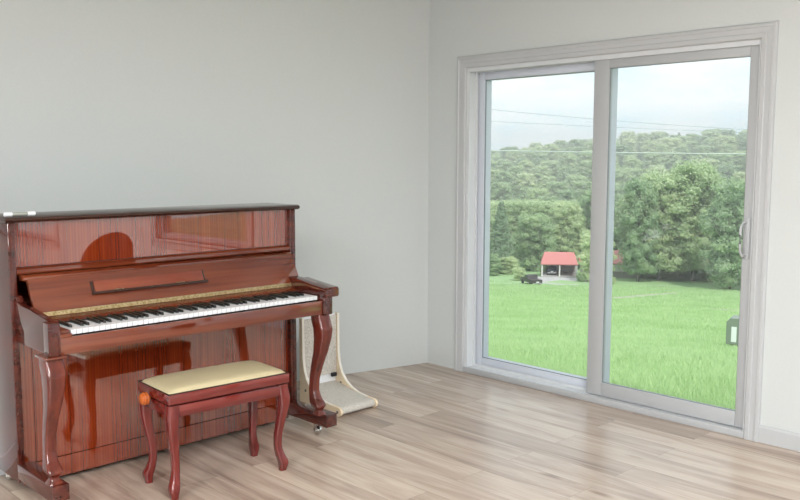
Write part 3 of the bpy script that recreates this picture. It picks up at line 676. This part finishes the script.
# grass blades (cannot be counted)
def grass(n_, r0=5.0, r1=152.0, a0=15.0, a1=52.0):
    """blades get sparser, wider and taller smoothly with distance"""
    r = (r0**0.45 + (r1**0.45-r0**0.45)*RNG.uniform(0, 1, n_))**(1/0.45); az = np.radians(RNG.uniform(a0, a1, n_))
    x = CAM.x + r*np.cos(az); y = CAM.y + r*np.sin(az); keep = x > TH+0.25
    for pts, wd in TRACKS:
        for (a1_, r1_), (a2_, r2_) in zip(pts[:-1], pts[1:]):
            p, q = np.array(polar(a1_, r1_)), np.array(polar(a2_, r2_)); e = q-p; t = np.clip(((x-p[0])*e[0]+(y-p[1])*e[1])/(e@e), 0, 1)
            keep &= np.hypot(x-p[0]-t*e[0], y-p[1]-t*e[1]) > wd*0.48
    x, y, r, az = x[keep], y[keep], r[keep], az[keep]
    z = np.interp(r, [p[0] for p in PR], [p[1] for p in PR])
    w0 = 0.0016 + 0.00038*r; h = (0.055 + 0.0016*r)*RNG.uniform(0.6, 1.5, len(x))*(1+0.35*np.sin(x*1.7)*np.sin(y*1.3+1)); th = RNG.uniform(0, 2*PI, len(x)); w_ = np.minimum(w0, 0.05)*RNG.uniform(0.7, 1.3, len(x))
    lean = RNG.uniform(0.1, 0.7, len(x)); ld = RNG.uniform(0, 2*PI, len(x))
    b = np.stack([x, y, z-0.01], 1); d_ = np.stack([np.cos(th)*w_, np.sin(th)*w_, 0*w_], 1)
    mid = b + np.stack([np.cos(ld)*lean*h*0.25, np.sin(ld)*lean*h*0.25, h*0.55], 1)
    tip = b + np.stack([np.cos(ld)*lean*h*0.9, np.sin(ld)*lean*h*0.9, h], 1)
    V = np.stack([b-d_, b+d_, mid+d_*0.7, mid-d_*0.7, tip], 1).reshape(-1, 3); k = np.arange(len(x))[:, None]*5
    F = np.concatenate([k+np.array([[0, 1, 2]]), k+np.array([[0, 2, 3]]), k+np.array([[3, 2, 4]])], 0)
    return V, F
TRACKS = [([(25.6, 17.9), (22.5, 17.9)], 1.9), ([(34.0, 86), (32.3, 90), (30.5, 100), (28.5, 115), (26.4, 133)], 2.2), ([(31.5, 82), (29.5, 80), (27.0, 75), (25.0, 69), (22.0, 62)], 2.4), ([(38.6, 144), (37.2, 145), (36.2, 147), (35.5, 153), (35.3, 164)], 14)]
Vg, Fg = grass(480000)
tag(obj('grass', mesh_np('grass', Vg, Fg), 'grass'), 'long green grass growing on the meadow outside the door', 'grass', kind='stuff')

# dirt tracks and driveway, laid on the meadow as low slabs
def strip(name, pts, w_, m, label, cat='track', h=0.05):
    """pts: (az, r)"""
    P = []
    for i in range(len(pts)-1):
        for t in np.linspace(0, 1, 8, endpoint=False): P.append(tuple(np.array(pts[i])*(1-t)+np.array(pts[i+1])*t))
    P.append(pts[-1]); rings = []
    XY = [Vector((*polar(a, r), 0)) for a, r in P]
    for i, p in enumerate(XY):
        t = (XY[min(i+1, len(XY)-1)]-XY[max(i-1, 0)]).normalized(); nrm = Vector((-t.y, t.x, 0))
        ww = w_[0] + (w_[1]-w_[0])*i/(len(XY)-1); ring = []
        for s, dz in ((-1, -0.3), (-0.97, h), (0.97, h), (1, -0.3)):
            q = p+nrm*ww*s*0.5; ring.append((q.x, q.y, gz(q.x, q.y)+dz))
        rings.append(ring)
    bm = bmesh.new(); bm_loft(bm, rings); return struct(obj(name, bm, m), label, cat)
strip('dirt_track', [(34.0, 86), (32.3, 90), (30.5, 100), (28.5, 115), (26.4, 133)], (2.2, 1.4), 'dirt', 'faint farther dirt track crossing the meadow')
strip('dirt_track', [(31.5, 82), (29.5, 80), (27.0, 75), (25.0, 69), (22.0, 62)], (0.9, 3.0), 'dirt', 'nearer pale dirt track crossing the meadow to the right')
strip('driveway', [(38.6, 144), (37.2, 145), (36.2, 147), (35.5, 153), (35.3, 160), (35.3, 164)], (6, 13), 'asphalt', 'pale gravel driveway leading up to the carport', 'driveway')

# ---- helper: put something at column az, range r
def spot(az, r, lift=0.0):
    x, y = polar(az, r); return (x, y, gz(x, y)+lift)
# ---- carport & house with red roofs
def quad_roof(bm, x0, x1, y0, y1, ze, zr, hip, th=0.18):
    """gable/hipped roof; ridge along x"""
    ym = (y0+y1)/2
    for dz in (0, ):
        pts = [(x0, y0, ze), (x1, y0, ze), (x1, y1, ze), (x0, y1, ze), (x0+hip, ym, zr), (x1-hip, ym, zr)]
        v = [bm.verts.new(p) for p in pts]; vb = [bm.verts.new((p[0], p[1], p[2]-th)) for p in pts[:4]]
        for f in ((0, 1, 5, 4), (2, 3, 4, 5), (1, 2, 5), (3, 0, 4)): bm.faces.new([v[i] for i in f])
        for i in range(4): bm.faces.new((v[i], vb[i], vb[(i+1) % 4], v[(i+1) % 4]))
        bm.faces.new(vb)
    bmesh.ops.recalc_face_normals(bm, faces=bm.faces)
R_H = 165.0
HZ = gz(*polar(35.3, R_H))+0.15
cp = thing('carport', 'open carport with red roof and white posts beyond the meadow', 'carport', (*polar(35.3, R_H), HZ), math.radians(35.0-90+2))
# local x to the right across the view, local y away from the camera
bm = bmesh.new(); quad_roof(bm, -3.55, 3.45, -0.3, 6.5, 2.35, 4.3, 0.7); obj('roof', bm, 'red_roof', cp)
for x in (-3.3, 0.0, 3.2):
    for y in ((0.0,) if x > -2 and x < 2 else (0.0, 5.9)):
        box('post', (x-0.12, y-0.12, -0.3), (x+0.12, y+0.12, 2.2), 'white_paint', cp)
box('back_wall', (-3.2, 5.8, -0.3), (3.1, 6.0, 2.2), 'stone', cp)
box('slab', (-3.5, -0.2, -0.9), (3.4, 6.2, -0.02), 'asphalt', cp)
hs = thing('house', 'low white and stone house with red roof behind the trees', 'house', (*polar(33.2, R_H+2), HZ), math.radians(35.0-90+2))
box('wall', (-1.9, 0, -0.9), (8.6, 7.5, 2.5), 'white_paint', hs)
box('stone_base', (-1.93, -0.06, -0.9), (8.63, 0.0, 0.9), 'stone', hs)
bm = bmesh.new(); quad_roof(bm, -2.3, 9.1, -0.6, 8.2, 2.5, 4.6, 1.2); obj('roof', bm, 'red_roof', hs)
for x in (0.2, 3.4, 6.6):
    wf = box('window', (x-0.55, -0.08, 0.95), (x+0.55, 0.02, 2.0), 'white_paint', hs); box('pane', (x-0.48, -0.10, 1.02), (x+0.48, -0.08, 1.93), 'car_glass', wf)
# ---- vehicles
def vehicle(name, label, cat, loc, rz, paint, pickup):
    t = thing(name, label, cat, loc, rz)
    L = 5.2 if pickup else 4.6
    bm = bmesh.new()
    if pickup:
        prof = [(-L/2, 0.45), (L/2, 0.45), (L/2, 0.95), (L/2-0.15, 1.05), (1.15, 1.12), (0.55, 1.68), (-0.55, 1.70), (-0.75, 1.12), (-L/2, 1.10)]
    else:
        prof = [(-L/2, 0.40), (L/2, 0.40), (L/2, 0.80), (L/2-0.2, 0.92), (1.0, 1.0), (0.35, 1.48), (-1.2, 1.50), (-1.9, 1.05), (-L/2, 0.98)]
    bm_prism(bm, prof, -0.9, 0.9, 'Y', 0.06); obj('body', bm, paint, t, True)
    bm = bmesh.new()
    if pickup: bm_prism(bm, [(1.02, 1.14), (0.52, 1.60), (-0.50, 1.62), (-0.62, 1.14)], -0.91, 0.91, 'Y')
    else: bm_prism(bm, [(0.88, 1.03), (0.33, 1.42), (-1.15, 1.43), (-1.6, 1.05)], -0.91, 0.91, 'Y')
    obj('side_windows', bm, 'car_glass', t)
    for x in (-L/2+0.95, L/2-0.95):
        for y in (-0.85, 0.85):
            bm = bmesh.new(); bm_lathe(bm, [(0, -0.12), (0.33, -0.12), (0.36, -0.06), (0.36, 0.06), (0.33, 0.12), (0, 0.12)], (x, y, 0.36), 'Y', 20); obj('wheel', bm, 'tyre', t, True)
    box('bumper', (-L/2-0.08, -0.85, 0.42), (-L/2+0.05, 0.85, 0.62), 'chrome', t); box('number_plate', (-L/2-0.10, -0.25, 0.66), (-L/2-0.02, 0.25, 0.84), 'white_plastic', t)
    return t
vehicle('pickup_truck', 'dark pickup truck parked on the grass left of the carport', 'truck', spot(37.15, 146, 0.06), math.radians(37.15+24), 'car_dark', True)
vehicle('car', 'dark blue car parked under the carport roof', 'car', (*polar(35.85, R_H+3.2), HZ-0.02), math.radians(35+4), 'car_blue', False)

# ---- utility box
ub = thing('utility_box', 'green utility cabinet with white label standing in the meadow', 'utility box', spot(23.9, 20.0, -0.03), math.radians(24.0-90-8))
bm = bmesh.new(); bm_prism(bm, [(-0.32, 0.12), (0.32, 0.12), (0.32, 0.62), (0.26, 0.71), (-0.24, 0.71), (-0.32, 0.62)], 0.0, 0.45, 'Y', 0.01); obj('cabinet', bm, 'box_green', ub)
box('pedestal', (-0.24, 0.06, -0.3), (0.24, 0.40, 0.12), 'olive_grey', ub)
box('label_plate', (-0.21, -0.004, 0.18), (-0.10, 0.0, 0.52), 'white_plastic', ub)

# ---- overhead lines
def wire(label, a, b, rad, m, sag):
    """a, b: (az, r, slope above the eye level)"""
    A = Vector((*polar(a[0], a[1]), CAM.z + a[1]*a[2])); B = Vector((*polar(b[0], b[1]), CAM.z + b[1]*b[2]))
    bm = bmesh.new(); pts = []
    for i in range(25):
        t = i/24; p = A.lerp(B, t); p.z -= sag*4*t*(1-t); pts.append(p)
    bm_tube(bm, pts, rad, 6); tag(obj('power_line', bm, m), label, 'power line')
wire('thick pale cable crossing in front of the wooded hill', (44, 40, 0.0122), (20, 40, 0.0062), 0.024, 'wire_pale', 0.03)
wire('thin overhead wire, upper one across the clouds', (44, 90, 0.0655), (20, 90, 0.0285), 0.026, 'wire', 0.35)
wire('thin overhead wire, lower one across the clouds', (44, 90, 0.0480), (20, 90, 0.0262), 0.022, 'wire', 0.10)

# ---- summer haze over the valley
hz = bpy.data.materials.new('valley_haze'); hz.use_nodes = True; hn = hz.node_tree; hn.nodes.clear()
ho = hn.nodes.new('ShaderNodeOutputMaterial'); hv = hn.nodes.new('ShaderNodeVolumeScatter'); hv.inputs['Density'].default_value = 0.0015; hv.inputs['Color'].default_value = (0.95, 0.98, 1, 1)
hn.links.new(hv.outputs[0], ho.inputs['Volume'])
tag(box('haze', (62, -250, -50), (700, 540, 26), hz), 'thin white summer haze over the valley', 'haze', kind='stuff')

# ------------------------------------------------------------------ trees
def ico_pts():
    bm = bmesh.new(); bmesh.ops.create_icosphere(bm, subdivisions=2, radius=1.0)
    v = np.array([p.co[:] for p in bm.verts]); bm.verts.index_update(); f = np.array([[q.index for q in p.verts] for p in bm.faces]); bm.free(); return v, f
ICO = ico_pts()
def leaf_quads(P, N, size, rng):
    n_ = len(P); N = N + rng.normal(0, 0.85, N.shape); N /= np.linalg.norm(N, axis=1)[:, None]
    t = rng.normal(0, 1, N.shape); t -= (t*N).sum(1)[:, None]*N; t /= np.linalg.norm(t, axis=1)[:, None]; b = np.cross(N, t)
    s = size*rng.uniform(0.6, 1.3, n_)[:, None]
    V = np.stack([P-t*s, P+b*s*0.6, P+t*s, P-b*s*0.6], 1).reshape(-1, 3); k = np.arange(n_)[:, None]*4
    return V, np.concatenate([k+np.array([[0, 1, 2]]), k+np.array([[0, 2, 3]])], 0)
def crown_mesh(name, seed, h, rad, nb, leaves, size, z0=0.10, cone=False):
    rng = np.random.default_rng(seed); VV = []; FF = []; off = 0
    for i in range(nb):
        t = (i+0.5)/nb; z = h*(z0 + (1-z0)*t*0.93)
        env = math.sqrt(max(0.0, 1-(2*(0.14+0.74*t)-0.98)**2)) if not cone else (1.05-t)
        a = i*2.399 + rng.uniform(-0.4, 0.4); rr = rad*env*rng.uniform(0.25, 0.88) if not cone else rad*env*0.45
        br = rad*(rng.uniform(0.17, 0.33) if not cone else 0.42*env + 0.08)
        c = np.array([rr*math.cos(a), rr*math.sin(a), z])
        v = ICO[0]*br*np.array([0.62, 0.62, 0.52]); v = v*(1+rng.normal(0, 0.10, (len(v), 1))) + c
        VV.append(v); FF.append(ICO[1]+off); off += len(v)
        nl = leaves//nb; d_ = rng.normal(0, 1, (nl, 3)); d_[:, 2] = np.abs(d_[:, 2])*0.9 - 0.35; d_ /= np.linalg.norm(d_, axis=1)[:, None]
        P = c + d_*br*np.array([1, 1, 0.85])*rng.uniform(0.72, 1.28, (nl, 1))
        lv, lf = leaf_quads(P, d_*1.0 + np.array([0, 0, 0.3]), size, rng); VV.append(lv); FF.append(lf+off); off += len(lv)
    return mesh_np(name, np.concatenate(VV), np.concatenate(FF))
def trunk_bm(h, r, seed):
    rng = random.Random(seed); bm = bmesh.new()
    top = Vector((rng.uniform(-.4, .4), rng.uniform(-.4, .4), h*0.8))
    bm_tube(bm, [(0, 0, -0.8), (0.03, 0, h*0.12), (top.x*0.4, top.y*0.4, h*0.4), tuple(top)], [r*1.35, r, r*0.7, r*0.2], 8)
    for i in range(5):
        a = rng.uniform(0, 2*PI); z = h*rng.uniform(0.22, 0.5); L = h*rng.uniform(0.15, 0.26)
        bm_tube(bm, [(0, 0, z), (math.cos(a)*L*0.6, math.sin(a)*L*0.6, z+L*0.5), (math.cos(a)*L, math.sin(a)*L, z+L*1.1)], [r*0.45, r*0.3, r*0.1], 6)
    return bm
PROTO = []
def make_proto(kind, seed, h, rad, nb, leaves, size, m, **kw):
    root = empty('tree'); 
    obj('crown', crown_mesh('crown', seed, h, rad, nb, leaves, size, **kw), m, root); obj('trunk', trunk_bm(h, h*0.017, seed), 'bark', root, True)
    root['used'] = 0; PROTO.append((root, kind)); return root
pA = make_proto('broad', 1, 21, 5.6, 110, 22000, 0.25, 'leaf')
pB = make_proto('broad', 2, 22, 6.2, 120, 24000, 0.25, 'leaf')
pC = make_proto('broad', 3, 19, 5.0, 90, 18000, 0.24, 'leaf', z0=0.06)
pD = make_proto('round', 4, 14, 5.2, 80, 16000, 0.23, 'leaf', z0=0.04)
pE = make_proto('cone', 5, 19, 4.4, 44, 12000, 0.22, 'needle', z0=0.06, cone=True)
def plant(proto, az, r, s, label, group=None, sxy=1.0, name='tree', lift=0.0):
    if proto.get('used') == 0: o = proto
    else: o = copy_tree(proto)
    proto['used'] = 1
    o.name = name
    o.location = spot(az, r, lift); o.scale = (s*sxy, s*sxy, s); o.rotation_euler = (0, 0, random.uniform(0, 6.28))
    tag(o, label, 'tree', group)
    return o
# trees that stand out, near the house and the meadow edge (az, r)
plant(pE, 39.2, 172, 0.80, 'drooping grey-green conifer at the left edge of the left pane')
plant(pE, 41.6, 180, 0.95, 'taller conifer cut by the left frame of the left pane')
plant(pD, 37.0, 182, 0.88, 'rounded light green tree left of the carport roof')
plant(pC, 38.1, 196, 0.80, 'tree standing behind and between the conifer and the rounded tree')
plant(pA, 34.9, 188, 0.72, 'tree rising right behind the carport roof')
plant(pD, 32.9, 158, 0.66, 'bright green tree half hiding the house beside the carport')
plant(pB, 30.3, 161, 0.86, 'tall leafy tree just right of the middle door frame', sxy=0.72)
plant(pA, 29.0, 166, 0.98, 'tall pale green tree in the middle of the right pane')
plant(pB, 26.9, 168, 1.02, 'broad pale green tree right of the middle of the right pane')
plant(pA, 33.0, 192, 0.85, 'tree behind the house at the middle door frame')
plant(pC, 24.7, 152, 0.98, 'tall tree with pale trunk near the right edge of the right pane')
plant(pB, 22.4, 160, 1.0, 'tall tree cut by the right frame of the right pane')
plant(pD, 37.95, 156, 0.17, 'low round bush at the meadow edge left of the truck', name='bush', sxy=1.5)
plant(pD, 36.2, 171, 0.22, 'low bush beside the left post of the carport', name='bush', sxy=1.2)
plant(pD, 33.9, 156, 0.13, 'small bush in front of the white wall right of the carport', name='bush', sxy=1.4)
plant(pD, 31.9, 153, 0.10, 'leafy bush in front of the stone house wall', name='bush', sxy=1.3)
for a, r_, p_, lb in ((44.4, 168, pB, 'tree at the meadow edge left of the door view'), (47.6, 172, pA, 'second tree at the meadow edge left of the door view'), (50.8, 170, pC, 'outermost tree at the left meadow edge'), (18.8, 166, pA, 'tree at the meadow edge right of the door view')):
    plant(p_, a, r_, 0.95, lb)
for i, (a, r_, sc) in enumerate([(30.2, 170, 0.30), (29.3, 172, 0.36), (28.5, 170, 0.30), (27.7, 174, 0.38), (26.9, 171, 0.30), (26.1, 173, 0.36), (25.3, 168, 0.32), (24.4, 166, 0.34), (30.9, 174, 0.34), (39.9, 166, 0.30), (38.7, 170, 0.26)]):
    plant(pD, a, r_, sc, ['bush under the trees straight right of the house', 'taller bush under the tree in the middle of the right pane', 'bush between the two middle trees of the right pane', 'wide bush at the foot of the broad pale tree', 'bush just right of the broad pale tree trunk', 'bush in the shade left of the pale-trunked tree', 'bush behind the pale-trunked tree', 'bush at the right end of the forest edge', 'bush hidden behind the house corner', 'bush under the conifer at the left frame', 'small bush right of the conifer'][i], name='bush', sxy=1.6)
# the wooded hill: rows of single trees
cnt = 0; rng = random.Random(5)
ROWS = (202, 222, 246, 272, 300, 330, 362, 396, 430, 464, 498, 530, 558)
def forest_tree(a, r):
    rr = r + rng.uniform(-5, 5); p = rng.choice([pA, pB, pC, pD, pA, pB])
    if rng.random() < 0.06: p = pE
    s_ = rng.uniform(0.52, 0.68)*(1.45 if p is pD else 1.0)*(1.2 if r < 210 and a < 33 else 1.0)
    pane = 'left' if a > 32.6 else 'right'
    zone = 'lower slope' if r < 290 else ('middle slope' if r < 440 else 'ridge')
    plant(p, a, rr, s_, 'forest tree on the %s of the hill behind the %s door pane' % (zone, pane), 'forest trees on the %s behind the %s pane' % (zone, pane), sxy=rng.uniform(1.2, 1.45)*(1.1 if r > 480 else 1.0))
for a0, a1, k in ((20.8, 42.6, 1.0), (43.2, 52.0, 1.75), (15.5, 20.3, 1.75)):
    for r in ROWS:
        da = math.degrees(9.6/r)*k; a = a0 + rng.uniform(0, da)
        while a < a1 and cnt < 268:
            forest_tree(a, r); cnt += 1; a += da*rng.uniform(0.9, 1.1)
for p, _ in PROTO:
    if 'used' in p: del p['used']
for o in bpy.data.objects:
    if 'used' in o: del o['used']
